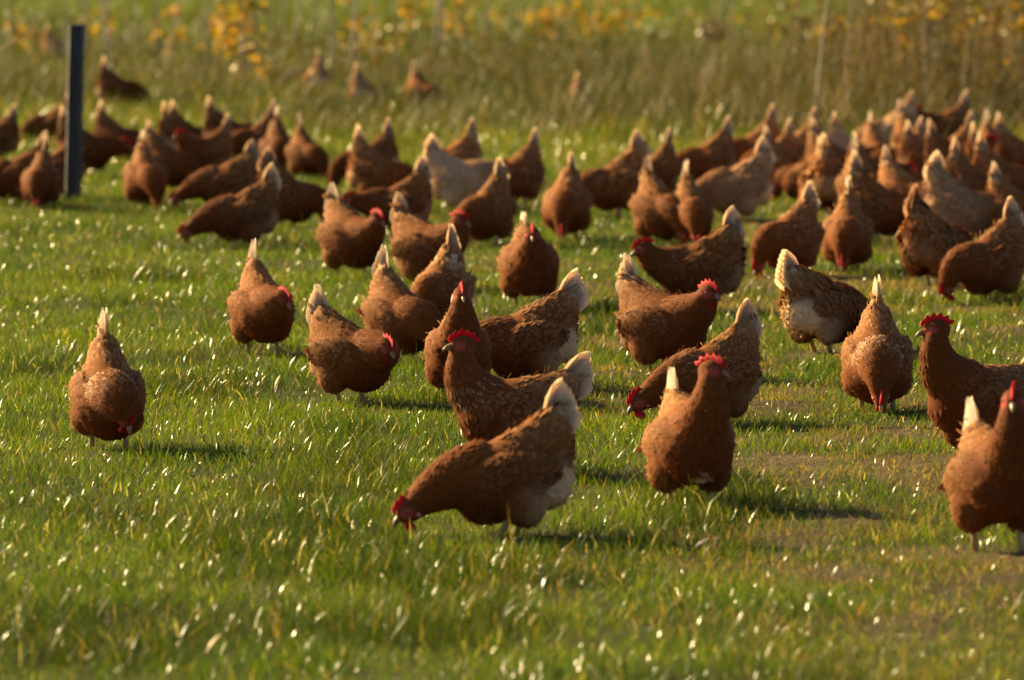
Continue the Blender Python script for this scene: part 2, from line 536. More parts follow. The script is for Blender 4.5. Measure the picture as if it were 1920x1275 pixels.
def hen_meshes(pose, yaw=0.0, seed=0, res=.0075, cover=1.0, fsize=1.0, rump_cream=.5, hackle=.3, pale=0.0, spread=1.0, dh=(0, 0), step=0.0, tail_white=.8, edge=.4, puff=1.0, spots=(), tlen=1.0, tail_add=0, th_add=0):
    """all the meshes of one hen, in her own frame: +X forward, feet at z = 0"""
    r = np.random.default_rng(1000 + seed)
    ps = dict(POSES[pose])
    ps['hx'] += dh[0]; ps['hz'] += dh[1]
    th = R(ps['th'] + th_add + r.uniform(-2, 2))
    Rb = rot_y(th)
    c0 = np.array([-.005, 0, ps['zc']])
    B = lambda x, y, z: c0 + Rb @ np.array([x, y, z])
    bdir = Rb @ np.array([-1, 0, 0.])
    prims = []   # (fn, k, flow, flen, fwid, region)

    def add(fn, k, flow, fl, fw, reg):
        prims.append((fn, k, unit(np.array(flow, float)), fl, fw, reg))

    def cone(a, b, ra, rb, ys, k, flow, fl, fw, reg):
        add(lambda P: cone_d(P, a, b, ra, rb, ys), k, flow, fl, fw, reg)

    def ell(c, rad, Rm, k, flow, fl, fw, reg):
        add(lambda P: ell_d(P, c, np.array(rad), Rm), k, flow, fl, fw, reg)

    g = puff
    chain = [(-.110, .030, .055), (-.060, .006, .078), (.0, -.006, .089), (.052, .002, .083), (.088, .028, .066)]
    for (x0, z0, r0), (x1, z1, r1) in zip(chain[:-1], chain[1:]):
        cone(B(x0, 0, z0), B(x1, 0, z1), r0 * g, r1 * g, 1.04, .02, bdir + [0, 0, -.12], .034, .019, 'body')
    ell(B(.062, 0, -.024), (.068 * g, .074 * g, .070 * g), Rb, .03, bdir + [0, 0, -.35], .028, .017, 'breast')
    # tail cone
    ta = R(ps['tail'] + 4 + tail_add + r.uniform(-5, 5))
    tdir_b = np.array([-math.cos(ta), 0, math.sin(ta)])
    tb = np.array([-.082, 0, .036])
    tip = tb + tdir_b * .112
    mid = tb + tdir_b * .060
    tdir = Rb @ tdir_b
    cone(B(*tb), B(*tip), .074 * g, .028, .62, .035, tdir, .042, .017, 'saddle')
    cone(B(.000, 0, .022), B(*(tb + tdir_b * .045)), .070 * g, .050 * g, .90, .030, tdir + bdir * .8, .036, .018, 'saddle')
    cone(B(-.045, 0, .020), B(*mid), .084 * g, .046, .86, .030, tdir + bdir * .4, .042, .019, 'saddle')
    cone(B(-.100, 0, .005), B(*(tb + tdir_b * .085)), .062 * g, .028, .62, .030, tdir, .040, .018, 'saddle')
    # rump fluff, thighs, wings
    ell(B(-.088, 0, -.030), (.066, .076, .068), Rb, .022, bdir * .6 + [0, 0, -.6], .026, .016, 'fluff')
    for s in (-1, 1):
        hip = B(-.022, s * .058, -.052)
        ell(hip, (.058, .046, .064), rot_y(R(-12)), .012, [-.55, 0, -1], .026, .015, 'thigh')
        hock = np.array([-.035 + step * s * .5, s * .048, .082])
        cone(hip + np.array([-.005, 0, -.025]), hock, .036, .012, 1, .02, [-.3, 0, -1], .020, .010, 'thigh')
        Rw = Rb @ rot_z(R(-6 * s)) @ rot_y(R(-6))
        ell(B(-.005, s * .074, .010), (.110, .031, .057), Rw, .004, bdir + [0, 0, -.08], .040, .018, 'wing')
    # neck
    nb = B(.070, 0, .034)
    hy = math.sin(yaw)
    H = np.array([ps['hx'] + r.uniform(-.006, .006), 0, ps['hz'] + r.uniform(-.006, .006)])
    Cc = np.array([ps['cx'], 0, ps['cz']])
    # swing the head round the neck base by part of the yaw
    yb = yaw * (.35 if pose in ('alert', 'look') else .75)
    piv = np.array([nb[0] - .02, 0, 0])
    H = piv + rot_z(yb) @ (H - piv); Cc = piv + rot_z(yb * .6) @ (Cc - piv)
    H[1] += 0
    tt = np.linspace(0, 1, 8)
    pts = [(1 - t) ** 2 * nb + 2 * t * (1 - t) * Cc + t * t * H for t in tt]
    up_ = pose in ('alert', 'look')
    rad = np.interp(tt, [0, .3, .6, .85, 1], [.074, .061, .047, .033, .027] if up_ else [.074, .062, .046, .032, .027])
    for i in range(7):
        fl = pts[i] - pts[i + 1]
        cone(pts[i], pts[i + 1], rad[i], rad[i + 1], .95, .012, fl, .040 - .026 * tt[i], .0090 - .0035 * tt[i], 'neck')
    Rh = rot_z(yaw) @ rot_y(R(ps['hp'] + r.uniform(-5, 5)))
    HW = lambda x, y, z: H + Rh @ (np.array([x, y, z]) * 1.12)
    ell(HW(0, 0, 0), (.036, .0250, .0290), Rh, .006, Rh @ np.array([-1, 0, -.1]), .009, .005, 'head')
    ell(HW(.017, 0, -.003), (.022, .0170, .0190), Rh, .006, Rh @ np.array([-1, 0, 0]), .006, .004, 'head')

    lo = np.array([-.27, -.17, .05]); hi = np.array([.34, .17, .44])
    lo[2] = min(lo[2], H[2] - .05)
    hi[0] = max(.17, H[0] + .07); hi[2] = max(H[2] + .05, .36)
    dims = np.ceil((hi - lo) / res).astype(int) + 1
    gx = [lo[i] + res * np.arange(dims[i]) for i in range(3)]
    G = np.stack(np.meshgrid(*gx, indexing='ij'), -1).reshape(-1, 3)
    D = None
    for fn, k, *_ in prims:
        d = fn(G)
        if D is None: D = d
        else:
            hh = np.maximum(k - np.abs(D - d), 0) / k
            D = np.minimum(D, d) - hh * hh * k * .25
    V, F = surface_nets(D.reshape(dims), lo, res)

    # attributes from the primitives near each point
    def attrs(P):
        wsum = 0; flow = 0; fl = 0; fw = 0; reg = {}
        for fn, k, f_, l_, w_, rg in prims:
            w = np.exp(-np.clip(fn(P), -.02, .2) / .006)[:, None]
            wsum = wsum + w; flow = flow + w * f_; fl = fl + w * l_; fw = fw + w * w_
            reg[rg] = reg.get(rg, 0) + w
        for k in reg: reg[k] = reg[k] / wsum
        return flow / wsum, (fl / wsum)[:, 0], (fw / wsum)[:, 0], reg

    def colours(P, reg, jitter, rnd):
        """base and tip colour of the plumage at points P"""
        Q = (P - c0) @ Rb                      # body frame
        z = Q[:, 2:3]; x = Q[:, 0:1]
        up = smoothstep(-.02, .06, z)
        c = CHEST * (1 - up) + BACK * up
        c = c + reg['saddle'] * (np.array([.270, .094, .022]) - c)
        c = c + reg['wing'] * .85 * (np.array([.165, .046, .008]) - c)
        fl = np.clip(reg['fluff'] + .5 * reg['thigh'], 0, 1)
        cf = FLUFF + (CREAM - FLUFF) * rump_cream
        wf = np.clip(reg['fluff'] * 1.5 + .55 * rump_cream * reg['thigh'], 0, 1) * smoothstep(.015, -.05, x) * smoothstep(.05, .0, z) * (.3 + .7 * rump_cream)
        c = c + wf * (cf - c)
        c = c + reg['thigh'] * .35 * (FLUFF - c)
        c = c + reg['neck'] * (np.array([.180, .050, .008]) - c)
        c = c + reg['head'] * (np.array([.17, .055, .017]) - c)
        # towards the tail tip the saddle pales
        ttip = ((P - B(*tb)) @ tdir)[:, None]
        c = c + smoothstep(.080, .135, ttip) * reg['saddle'] * .85 * tail_white * (CREAM * .95 - c)
        e = np.clip(.06 + edge * (reg['saddle'] * 1.5 + reg['wing'] * 1.0 + reg['body'] * .7 * up), 0, .8)
        tipc = c + e * (EDGE - c)
        nb_low = smoothstep(.30, .05, np.linalg.norm(P - nb, axis=1, keepdims=True) / .5)
        hk = hackle * np.clip(reg['neck'] * 1.3 + .3 * reg['body'] * nb_low, 0, 1) * smoothstep(.15, .06, np.linalg.norm(P - nb, axis=1, keepdims=True)) * smoothstep(-.03, .03, z)
        hk = hk * smoothstep(.35, .6, rnd)[:, None]
        tipc = tipc + hk * (np.array([.60, .44, .29]) - tipc)
        for sx, sy, sz, sr in spots:
            k = np.exp(-(np.sum((Q - np.array([sx, sy, sz])) ** 2, axis=1, keepdims=True) / sr ** 2) ** 2)
            c = c + k * (CREAM - c); tipc = tipc + k * (CREAM * 1.1 - tipc)
        if pale:
            pc = np.array([.66, .43, .24])
            k = pale * (1 - .6 * reg['head'] - .5 * reg['neck'])
            c = c + k * (pc - c); tipc = tipc + k * (pc * 1.15 - tipc)
        j = jitter[:, None]
        return c * j, np.clip(tipc * j, 0, .9)

    def face_mask(P):
        q = (P - H) @ Rh
        return np.exp(-(((q[:, 0] - .016) / .017) ** 2 + ((q[:, 2] - .001) / .014) ** 2) ** 2) * (np.abs(q[:, 1]) < .03) * (q[:, 0] < .05)

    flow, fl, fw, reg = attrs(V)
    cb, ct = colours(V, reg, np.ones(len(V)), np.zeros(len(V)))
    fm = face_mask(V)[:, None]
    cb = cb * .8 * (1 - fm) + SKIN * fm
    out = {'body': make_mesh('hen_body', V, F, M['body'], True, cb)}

    # ---- plumage
    A, Bq, Cq, Dq = (V[F[:, i]] for i in range(4))
    nrm = np.cross(Cq - A, Dq - Bq); area = .5 * np.linalg.norm(nrm, axis=1)
    fflow, ffl, ffw, freg = attrs((A + Bq + Cq + Dq) / 4)
    hw = 1 - .45 * freg['head'][:, 0]
    lam = area / (ffl * ffw * .62) * 4.6 * cover * hw / fsize ** 2
    cnt = r.poisson(lam)
    fi = np.repeat(np.arange(len(F)), cnt)
    u, v = r.random((2, len(fi), 1))
    P = (A[fi] * (1 - u) + Bq[fi] * u) * (1 - v) + (Dq[fi] * (1 - u) + Cq[fi] * u) * v
    # smooth normals
    vn = np.zeros_like(V); fnorm = nrm
    for i in range(4): np.add.at(vn, F[:, i], fnorm)
    vn = unit(vn)
    Nn = unit((vn[F[fi, 0]] * (1 - u) + vn[F[fi, 1]] * u) * (1 - v) + (vn[F[fi, 3]] * (1 - u) + vn[F[fi, 2]] * u) * v)
    keep = face_mask(P) < .35
    P, Nn = P[keep], Nn[keep]
    pf, pl, pw, preg = attrs(P)
    m = len(P)
    d = pf + r.normal(0, .16, (m, 3))
    d = unit(d - Nn * np.sum(d * Nn, axis=1, keepdims=True))
    Nj = unit(Nn + r.normal(0, .06, (m, 3))); d = unit(d - Nj * np.sum(d * Nj, axis=1, keepdims=True))
    fluffy = (preg['fluff'] + preg['thigh'])[:, 0]
    lift = r.normal(.07, .03, m) + .09 * preg['saddle'][:, 0] * r.random(m) + .22 * np.clip(fluffy, 0, 1) * r.random(m)
    jit = r.normal(1, .07, m).clip(.6, 1.5)
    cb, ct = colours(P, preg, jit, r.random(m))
    cb = cb * (1 - .30 * np.clip(preg['wing'] + preg['saddle'] + .6 * preg['body'], 0, 1))  # shade painted into the feather bases so the overlapping layers stand out
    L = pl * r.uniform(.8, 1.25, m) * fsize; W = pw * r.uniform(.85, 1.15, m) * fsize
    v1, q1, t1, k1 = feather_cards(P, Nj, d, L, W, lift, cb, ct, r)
    # a thin halo of loose down
    sel = r.random(m) < (.10 + .5 * np.clip(fluffy, 0, 1))
    v2, q2, t2, k2 = feather_cards(P[sel], Nj[sel], unit(d[sel] + r.normal(0, .35, (sel.sum(), 3))), L[sel] * .9, W[sel] * .16, lift[sel] + .18, cb[sel] * 1.1, np.clip(ct[sel] * 1.2, 0, .9), r)
    # folded flight feathers along the lower edge of each wing
    fp, fn, fd, fL = [], [], [], []
    for s in (-1, 1):
        for j in range(10):
            q = B(.038 - .012 * j, s * (.088 + .0012 * min(j, 5)), -.022 + .0045 * j + r.uniform(-.003, .003))
            fp.append(q); fn.append(unit(Rb @ np.array([.0, s, -.12 + .10 * j / 10])))
            fd.append(unit(Rb @ np.array([-1, -s * .20, .04 + .02 * j + r.normal(0, .03)]))); fL.append(.060 + .0025 * j)
        for j in range(8):
            q = B(.045 - .013 * j, s * (.090 + .0016 * min(j, 4)), .006 + .003 * j + r.uniform(-.003, .003))
            fp.append(q); fn.append(unit(Rb @ np.array([.0, s, .1])))
            fd.append(unit(Rb @ np.array([-1, -s * .10, -.08 + r.normal(0, .04)]))); fL.append(.046)
    fp, fn, fd, fL = (np.array(a) for a in (fp, fn, fd, fL))
    fn = unit(fn - fd * np.sum(fn * fd, 1, keepdims=True))
    wc = np.tile(np.array([.17, .052, .012]) * (1 - pale) + np.array([.5, .36, .24]) * pale, (len(fp), 1)) * r.uniform(.75, 1.2, (len(fp), 1))
    v3, q3, t3, k3 = feather_cards(fp, fn, fd, fL, np.full(len(fp), .021), np.full(len(fp), .05), wc, wc + (EDGE - wc) * (.35 + .5 * edge), r)
    v2 = np.vstack([v2, v3]); n2 = len(k2); k2 = np.vstack([k2, k3]); q2 = np.vstack([q2, q3 + n2]); t2 = np.vstack([t2, t3 + n2])
    o = len(v1)
    vv = np.vstack([v1, v2])
    vv[:, 2] = np.maximum(vv[:, 2], .006)
    me = out['plumage'] = make_mesh('hen_plumage', vv, [np.vstack([q1, q2 + o]), np.vstack([t1, t2 + o])], M['plumage'], True, np.vstack([k1, k2]))
    Nc = unit(np.vstack([np.repeat(unit(Nn + r.normal(0, .05, (m, 3))), 7, axis=0), np.repeat(Nj[sel], 7, axis=0), np.repeat(fn, 7, axis=0)]))
    me.normals_split_custom_set_from_vertices(Nc.astype(np.float32).tolist())

    # ---- tail feathers: a folded, tent-shaped fan
    tails = []
    nt = 14
    for i in range(nt):
        s = -1 if i % 2 else 1
        f = (i // 2) / (nt / 2 - 1)              # 0 upper .. 1 lower
        el = ta + R(10) * spread * (1 - 2 * f) + R(3)
        az = s * R(.5 + 2.5 * f) * spread
        dv = np.array([-math.cos(el) * math.cos(az), math.cos(el) * math.sin(az), math.sin(el)])
        Ln = tlen * (.152 - (.085 - .060 * min(spread, 1)) * f) + r.uniform(-.004, .004)
        Wn = (.044 + r.uniform(-.003, .003)) * min(1.0, .55 + .5 * spread)
        root = tb + tdir_b * .045 + np.array([0, s * (.0012 + .004 * f), .018 - .046 * f])
        sidev = unit(np.cross(dv, np.array([0, 1.0, 0])) * .9 + np.array([0, s * .35, 0]))
        sidev = unit(sidev - dv * (sidev @ dv)); nn = np.cross(dv, sidev)
        rows = []
        for t, ww in ((0, .35), (.3, .75), (.6, 1), (.82, .78), (.94, .42), (1.0, .08)):
            cpt = root + dv * Ln * t + np.array([0, s * .003 * t * t, -.010 * t * t])
            rows.append([cpt - sidev * Wn * .5 * ww - nn * .002 * s, cpt + nn * .0015 * s, cpt + sidev * Wn * .5 * ww - nn * .002 * s])
        TV = np.array(rows).reshape(-1, 3)
        TV = TV @ Rb.T + c0
        Q = []
        for a in range(5):
            for b in range(2):
                Q.append((a * 3 + b, a * 3 + b + 1, a * 3 + b + 4, a * 3 + b + 3))
        tcol = []
        for t in (0, .3, .6, .85, .96, 1):
            base = np.array([.28, .11, .04]); wh = np.array([.88, .75, .55])
            k = smoothstep(.35, .82, t) * tail_white
            cc = base * (1 - k) + wh * k
            tcol += [cc + (wh - cc) * .5 * tail_white, cc * r.uniform(.6, .9), cc + (wh - cc) * .5 * tail_white]
        tails.append(make_mesh('hen_tail_feather', TV, np.array(Q), M['tail'], True, np.array(tcol)))
    out['tail_feather'] = tails

    # ---- head furniture
    nsp = 6
    lowp, topp = [], []
    for i in range(nsp * 2 + 1):
        f = i / (nsp * 2)
        a = R(28 + 128 * f)
        bx, bz = .036 * math.cos(a) + .004, .0225 * math.sin(a) - .001
        lowp.append((bx, bz))
        ht = .007 + .015 * math.sin(math.pi * min(1, f * .95 + .12))
        ht = ht if i % 2 else ht * .52
        lean = -.004 - .010 * f
        topp.append((bx + (bx - .004) * .18 + lean * (1 if i % 2 else .5), bz + ht))
    CV, CQ = [], []
    for (lx, lz), (tx, tz) in zip(lowp, topp):
        mx, mz = (lx * .5 + tx * .5), (lz * .5 + tz * .5)
        for (x, z, y) in ((lx, lz, .0045), (mx, mz, .0035), (tx, tz, .0012), (tx, tz, -.0012), (mx, mz, -.0035), (lx, lz, -.0045)):
            CV.append(HW(x, y + .0015 * math.sin(seed + 90 * x), z))
    for i in range(len(lowp) - 1):
        for j in range(5):
            CQ.append((i * 6 + j, i * 6 + j + 1, i * 6 + 6 + j + 1, i * 6 + 6 + j))
    out['comb'] = make_mesh('hen_comb', np.array(CV), np.array(CQ), M['comb'], True)
    out['wattle'] = []
    out['eye'] = []
    out['ear_lobe'] = []
    for s in (-1, 1):
        v_, fq = merge([ellipsoid(HW(.020, s * .0095, -.030), 1.15 * np.array([.0095, .0042, .0160]), Rh @ rot_y(R(12)))])
        out['wattle'].append(make_mesh('hen_wattle', v_, fq, M['wattle']))
        v_, fq = merge([ellipsoid(HW(.012, s * .0195, .004), 1.15 * np.array([.0048, .0034, .0048]), Rh)])
        out['eye'].append(make_mesh('hen_eye', v_, fq, M['eye']))
        v_, fq = merge([ellipsoid(HW(-.006, s * .0205, -.011), 1.15 * np.array([.0065, .0035, .0085]), Rh)])
        out['ear_lobe'].append(make_mesh('hen_ear_lobe', v_, fq, M['lobe']))
    bp = [HW(x, 0, z) for x, z in ((.022, -.003), (.034, -.003), (.043, -.0055), (.050, -.0105), (.0525, -.0145))]
    v_, fq = merge([tube(bp, [.0125, .0098, .0072, .0038, .0008], 10, .8)])
    out['beak'] = make_mesh('hen_beak', v_, fq, M['beak'])
    # ---- legs
    out['leg'] = []
    for s in (-1, 1):
        hk = np.array([-.035 + step * s * .5, s * .048, .098]); an = np.array([-.006 + step * s, s * .048, .014])
        parts = [tube([hk, hk * .5 + an * .5 + [-.002, 0, 0], an], [.0105, .0080, .0085], 8)]
        for a, ln in ((0, .050), (32, .042), (-32, .042), (180, .024)):
            dr = np.array([math.cos(R(a)), math.sin(R(a)), 0])
            parts.append(tube([an + [0, 0, -.004], an + dr * ln * .5 + [0, 0, -.006], an + dr * ln + [0, 0, -.0115]], [.0062, .0050, .0020], 6))
        v_, fq = merge(parts)
        out['leg'].append(make_mesh('hen_leg', v_, fq, M['leg']))
    return out


def place_hen(ms, x, y, heading, scale, label, tint=(1, 1, 1), detail=2, z=None):
    root = bpy.data.objects.new('hen', None)
    root.empty_display_size = .1
    COL.objects.link(root)
    root.location = (x, y, float(ground_z(x, y)) - .016 if z is None else z)
    root.rotation_euler = (0, 0, R(heading))
    root.scale = (scale,) * 3
    tag(root, label, 'hen', 'brown hens grazing on the pasture')
    for k in ('body', 'plumage', 'comb', 'beak'):
        o = link(k, ms[k], root)
        o.color = (*tint, 1)
        if k == 'plumage': o['kind'] = 'stuff'
    for k in ('tail_feather', 'leg'):
        for me in ms[k]: link(k, me, root)
    if detail > 0:
        for k in ('wattle', 'eye', 'ear_lobe'):
            for me in ms[k]: link(k, me, root)
    return root
# ==== END OF HEN

# ------------------------------------------------------------------ fence post
def build_post():
    x, y = spot(137, 377)
    # profile: a square plastic post with grooves down its faces
    h = .04
    prof = []
    side = [(-h, -h + .004), (-h + .004, -h), (-.016, -h), (-.013, -h + .004), (-.005, -h + .004), (-.002, -h), (.018, -h), (.021, -h + .003), (.026, -h + .003), (.029, -h), (h - .004, -h)]
    for k in range(4):
        c, s = round(math.cos(k * math.pi / 2)), round(math.sin(k * math.pi / 2))
        prof += [(c * px - s * py, s * px + c * py) for px, py in side]
    n = len(prof)
    zs = [-.25, .3, .7, .972, .978]
    V = []
    for i, z in enumerate(zs):
        k = 1.0 if i < 4 else .93
        V += [(px * k + .0055 * math.sin(z * 9), py * k, z) for px, py in prof]
    V += [(0, 0, .978)]
    Q = [(i * n + a, i * n + (a + 1) % n, (i + 1) * n + (a + 1) % n, (i + 1) * n + a) for i in range(4) for a in range(n)]
    T = [(4 * n + a, 4 * n + (a + 1) % n, 5 * n) for a in range(n)]
    m = plain_mat('post_plastic', (.013, .015, .018), rough=.5, spec=.4, noise=.35, nscale=25)
    o = link('fence_post', make_mesh('fence_post', np.array(V), [np.array(Q), np.array(T)], m, False))
    o.location = (x, y, float(ground_z(x, y)))
    o.rotation_euler = (0, R(1.5), R(-14)); o.scale = (.88, .88, 1)
    tag(o, 'dark grey grooved post standing among the hens at the left', 'post')
build_post()


# ------------------------------------------------------------------ rough grass and weeds behind the flock
def build_rough():
    def zone(n, y0, y1):
        y = y0 + (y1 - y0) * rng.random(n)
        x = rng.uniform(-1, 1, n) * (.083 * y + .8)
        return x, y
    # tussocky olive grass
    x, y = zone(60000, 42, 62)
    xs = x / y * 12.5
    cl = fbm(x * 1.2 + 80, y * .7, 3)
    # the sward reaches nearer the camera on the right of the middle and is short round the far hens on the left
    start = 44.5 + 6.5 * smoothstep(-.4, -.75, xs) + 1.5 * smoothstep(.4, .9, xs) + (cl - .5) * 6
    keep = (y > start) & (rng.random(len(x)) < .25 + 1.1 * cl)
    hx, hy = spot(102, 114)
    keep &= ~((np.abs(x - hx * y / hy) < .30) & (y > hy - 9) & (rng.random(len(x)) < .7))
    x, y, xs, cl = x[keep], y[keep], xs[keep], cl[keep]
    n = len(x)
    rgt = smoothstep(-.15, .35, xs)
    h = (.12 + .24 * cl + .24 * rgt * smoothstep(.35, .6, cl)) * rng.uniform(.5, 1.3, n)
    w = rng.uniform(.005, .010, n)
    a = np.array([.080, .098, .012]); b_ = np.array([.105, .088, .016]); c_ = np.array([.050, .075, .008])
    u = np.clip(fbm(x * .9 + 5, y * .5 + 3, 2)[:, None] * 1.6 - .3 + rng.normal(0, .25, (n, 1)), 0, 1)
    v = rng.random((n, 1))
    col = (a * (1 - u) + b_ * u) * (.75 + .25 * v) + (c_ - a) * .5 * v
    col = col * (.45 + 1.0 * fbm(x * .8 + 11, y * .45 + 6, 2))[:, None]
    dryp = rng.random(n) < .05 + .07 * rgt
    col[dryp] = np.array([.34, .25, .13]) * rng.uniform(.6, 1.2, (dryp.sum(), 1))
    me = blades_mesh('rough_grass', x, y, ground_z(x, y) - .01, h, w, rng.uniform(0, 6.28, n), np.abs(rng.normal(.15, .2, n)), rng.uniform(.1, .5, n), col, M['weed'])
    tag(link('rough_grass', me), 'tall olive and straw coloured rough grass behind the flock', 'grass', kind='stuff')
    # thicket of brown weed stems on the right, thinning to the left
    x, y = zone(15000, 46.5, 72)
    xs = x / y * 12.5
    cl = fbm(x * .9 + 20, y * .6 + 8, 3)
    dens = .05 + .08 * smoothstep(-1.1, -.2, xs) * smoothstep(.5, .0, xs) + .7 * smoothstep(.45, .8, xs)
    keep = (rng.random(len(x)) < dens * (.3 + 1.2 * cl)) & (y > 55 - 8 * smoothstep(.4, .7, xs))
    x, y, xs, cl = x[keep], y[keep], xs[keep], cl[keep]
    n = len(x)
    h = (.28 + .55 * smoothstep(.4, .8, xs) + .3 * cl) * rng.uniform(.6, 1.2, n)
    w = rng.uniform(.006, .014, n)
    col = np.array([.085, .052, .019]) * rng.uniform(.25, 1.8, (n, 1)) + np.array([.04, .058, .004]) * rng.random((n, 1)) * (1.5 - smoothstep(.3, .7, xs))[:, None]
    pl = rng.random(n) < .14
    w = np.where(pl, w * 1.2, w)
    col[pl] = np.array([.34, .24, .14]) * rng.uniform(.6, 1.1, (pl.sum(), 1))
    me = blades_mesh('weed_thicket', x, y, ground_z(x, y) - .01, h, w, rng.uniform(0, 6.28, n), np.abs(rng.normal(.05, .07, n)), rng.uniform(0, .15, n), col, M['weed'])
    tag(link('weed_thicket', me), 'dense brown weed stems at the back of the field', 'weeds', kind='stuff')
    # small leaves on those weeds
    k = rng.integers(0, n, 22000)
    t = rng.uniform(.15, 1, len(k)) ** .8
    lx = x[k] + rng.normal(0, .05, len(k)); ly = y[k] + rng.normal(0, .05, len(k)); lz = t * h[k] * .95
    lc = np.array([.060, .064, .012]) * rng.uniform(.5, 1.6, (len(k), 1)) + np.array([.09, .035, .0]) * rng.random((len(k), 1)) ** 2
    me = blades_mesh('weed_leaves', lx, ly, lz, rng.uniform(.03, .08, len(k)), rng.uniform(.015, .035, len(k)), rng.uniform(0, 6.28, len(k)), rng.uniform(.6, 1.6, len(k)), rng.uniform(0, .5, len(k)), lc, M['weed'])
    tag(link('weed_leaves', me), 'small olive leaves among the brown weed stems', 'leaves', kind='stuff')
    # low dark green clumps between the stalks
    x, y = zone(70000, 52, 125)
    xs = x / y * 12.5
    cl = fbm(x * 1.1 + 40, y * .35 + 18, 2)
    keep = rng.random(len(x)) < .15 + .85 * smoothstep(.42, .65, cl)
    hx, hy = spot(102, 114)
    keep &= ~((np.abs(x - hx * y / hy) < .30) & (y < hy + .3) & (y > hy - 9) & (rng.random(len(x)) < .85))
    x, y, cl = x[keep], y[keep], cl[keep]
    n = len(x)
    col = np.array([.060, .088, .010]) * rng.uniform(.45, 1.5, (n, 1)) * (.35 + 1.3 * fbm(x * .9 + 3, y * .3, 2))[:, None] + np.array([.08, .045, .01]) * rng.random((n, 1)) ** 3
    fb = smoothstep(78, 100, y)[:, None]
    col = col * (1 - fb) + fb * np.array([.115, .155, .014]) * rng.uniform(.6, 1.4, (n, 1))
    me = blades_mesh('meadow_growth', x, y, ground_z(x, y) - .01, rng.uniform(.10, .32, n) * (.4 + cl) * (1 + .9 * smoothstep(70, 110, y)), rng.uniform(.012, .03, n), rng.uniform(0, 6.28, n), np.abs(rng.normal(.2, .2, n)), rng.uniform(.1, .6, n), col, M['weed'])
    tag(link('meadow_growth', me), 'mixed green undergrowth between the pale stalks', 'undergrowth', kind='stuff')
build_rough()


def stalk_mesh(h, r0, seed, lean=.10):
    r = np.random.default_rng(seed)
    k = 7
    t = np.linspace(0, 1, k)
    ax, ay = r.normal(0, lean, 2)
    pts = np.stack([ax * t * h + .015 * np.sin(t * 5 + seed), ay * t * h + .015 * np.cos(t * 4 + seed), t * h - .03], -1)
    v, q, tr = tube(pts, r0 * (1 - .6 * t), 6)
    parts = [(v, q, tr)]
    for _ in range(r.integers(1, 4)):
        tt = r.uniform(.35, .9); a = r.uniform(0, 6.28); ln = r.uniform(.12, .3)
        b0 = pts[int(tt * (k - 1))]
        b1 = b0 + np.array([math.cos(a) * ln * .45, math.sin(a) * ln * .45, ln])
        parts.append(tube([b0, (b0 + b1) / 2 + [0, 0, -.02], b1], [r0 * .45, r0 * .35, r0 * .15], 5))
    V, F = merge(parts)
    c = np.array([.34, .27, .185]) * r.uniform(.55, 1.2)
    return make_mesh('sapling_stem', V, F, M['stalk'], True, np.tile(c, (len(V), 1)) * r.uniform(.9, 1.1, (len(V), 1))), pts


def leaf_mesh(pts, zc, spread, n, seed, cols):
    """loose cluster of leaves round a stem, centred at height zc"""
    r = np.random.default_rng(seed)
    z = np.clip(r.normal(zc, spread, n), .1, 2.3)
    bx = np.interp(z, pts[:, 2], pts[:, 0]); by = np.interp(z, pts[:, 2], pts[:, 1])
    # a handful of twig ends, leaves gathered round them
    nt = max(3, n // 7)
    tw = r.normal(0, 1, (nt, 3)) * np.array([.12, .12, spread]) + np.array([0, 0, zc])
    k = r.integers(0, nt, n)
    x = bx * .5 + tw[k, 0] + r.normal(0, .03, n); y = by * .5 + tw[k, 1] + r.normal(0, .03, n); z = tw[k, 2] + r.normal(0, .035, n)
    ci = r.integers(0, len(cols), n)
    c = np.array(cols)[ci] * r.uniform(.75, 1.2, (n, 1))
    a = r.uniform(0, 6.28, n); el = r.uniform(-.9, .5, n)
    d = np.stack([np.cos(a) * np.cos(el), np.sin(a) * np.cos(el), np.sin(el)], -1)
    nn = unit(r.normal(0, 1, (n, 3))); nn = unit(nn - d * np.sum(nn * d, 1, keepdims=True))
    V, q, t, C = feather_cards(np.stack([x, y, z], -1), nn, d, r.uniform(.05, .09, n), r.uniform(.035, .06, n), np.full(n, .1), c, c * 1.1, r)
    return make_mesh('sapling_leaves', V, [q, t], M['leaf'], True, C)


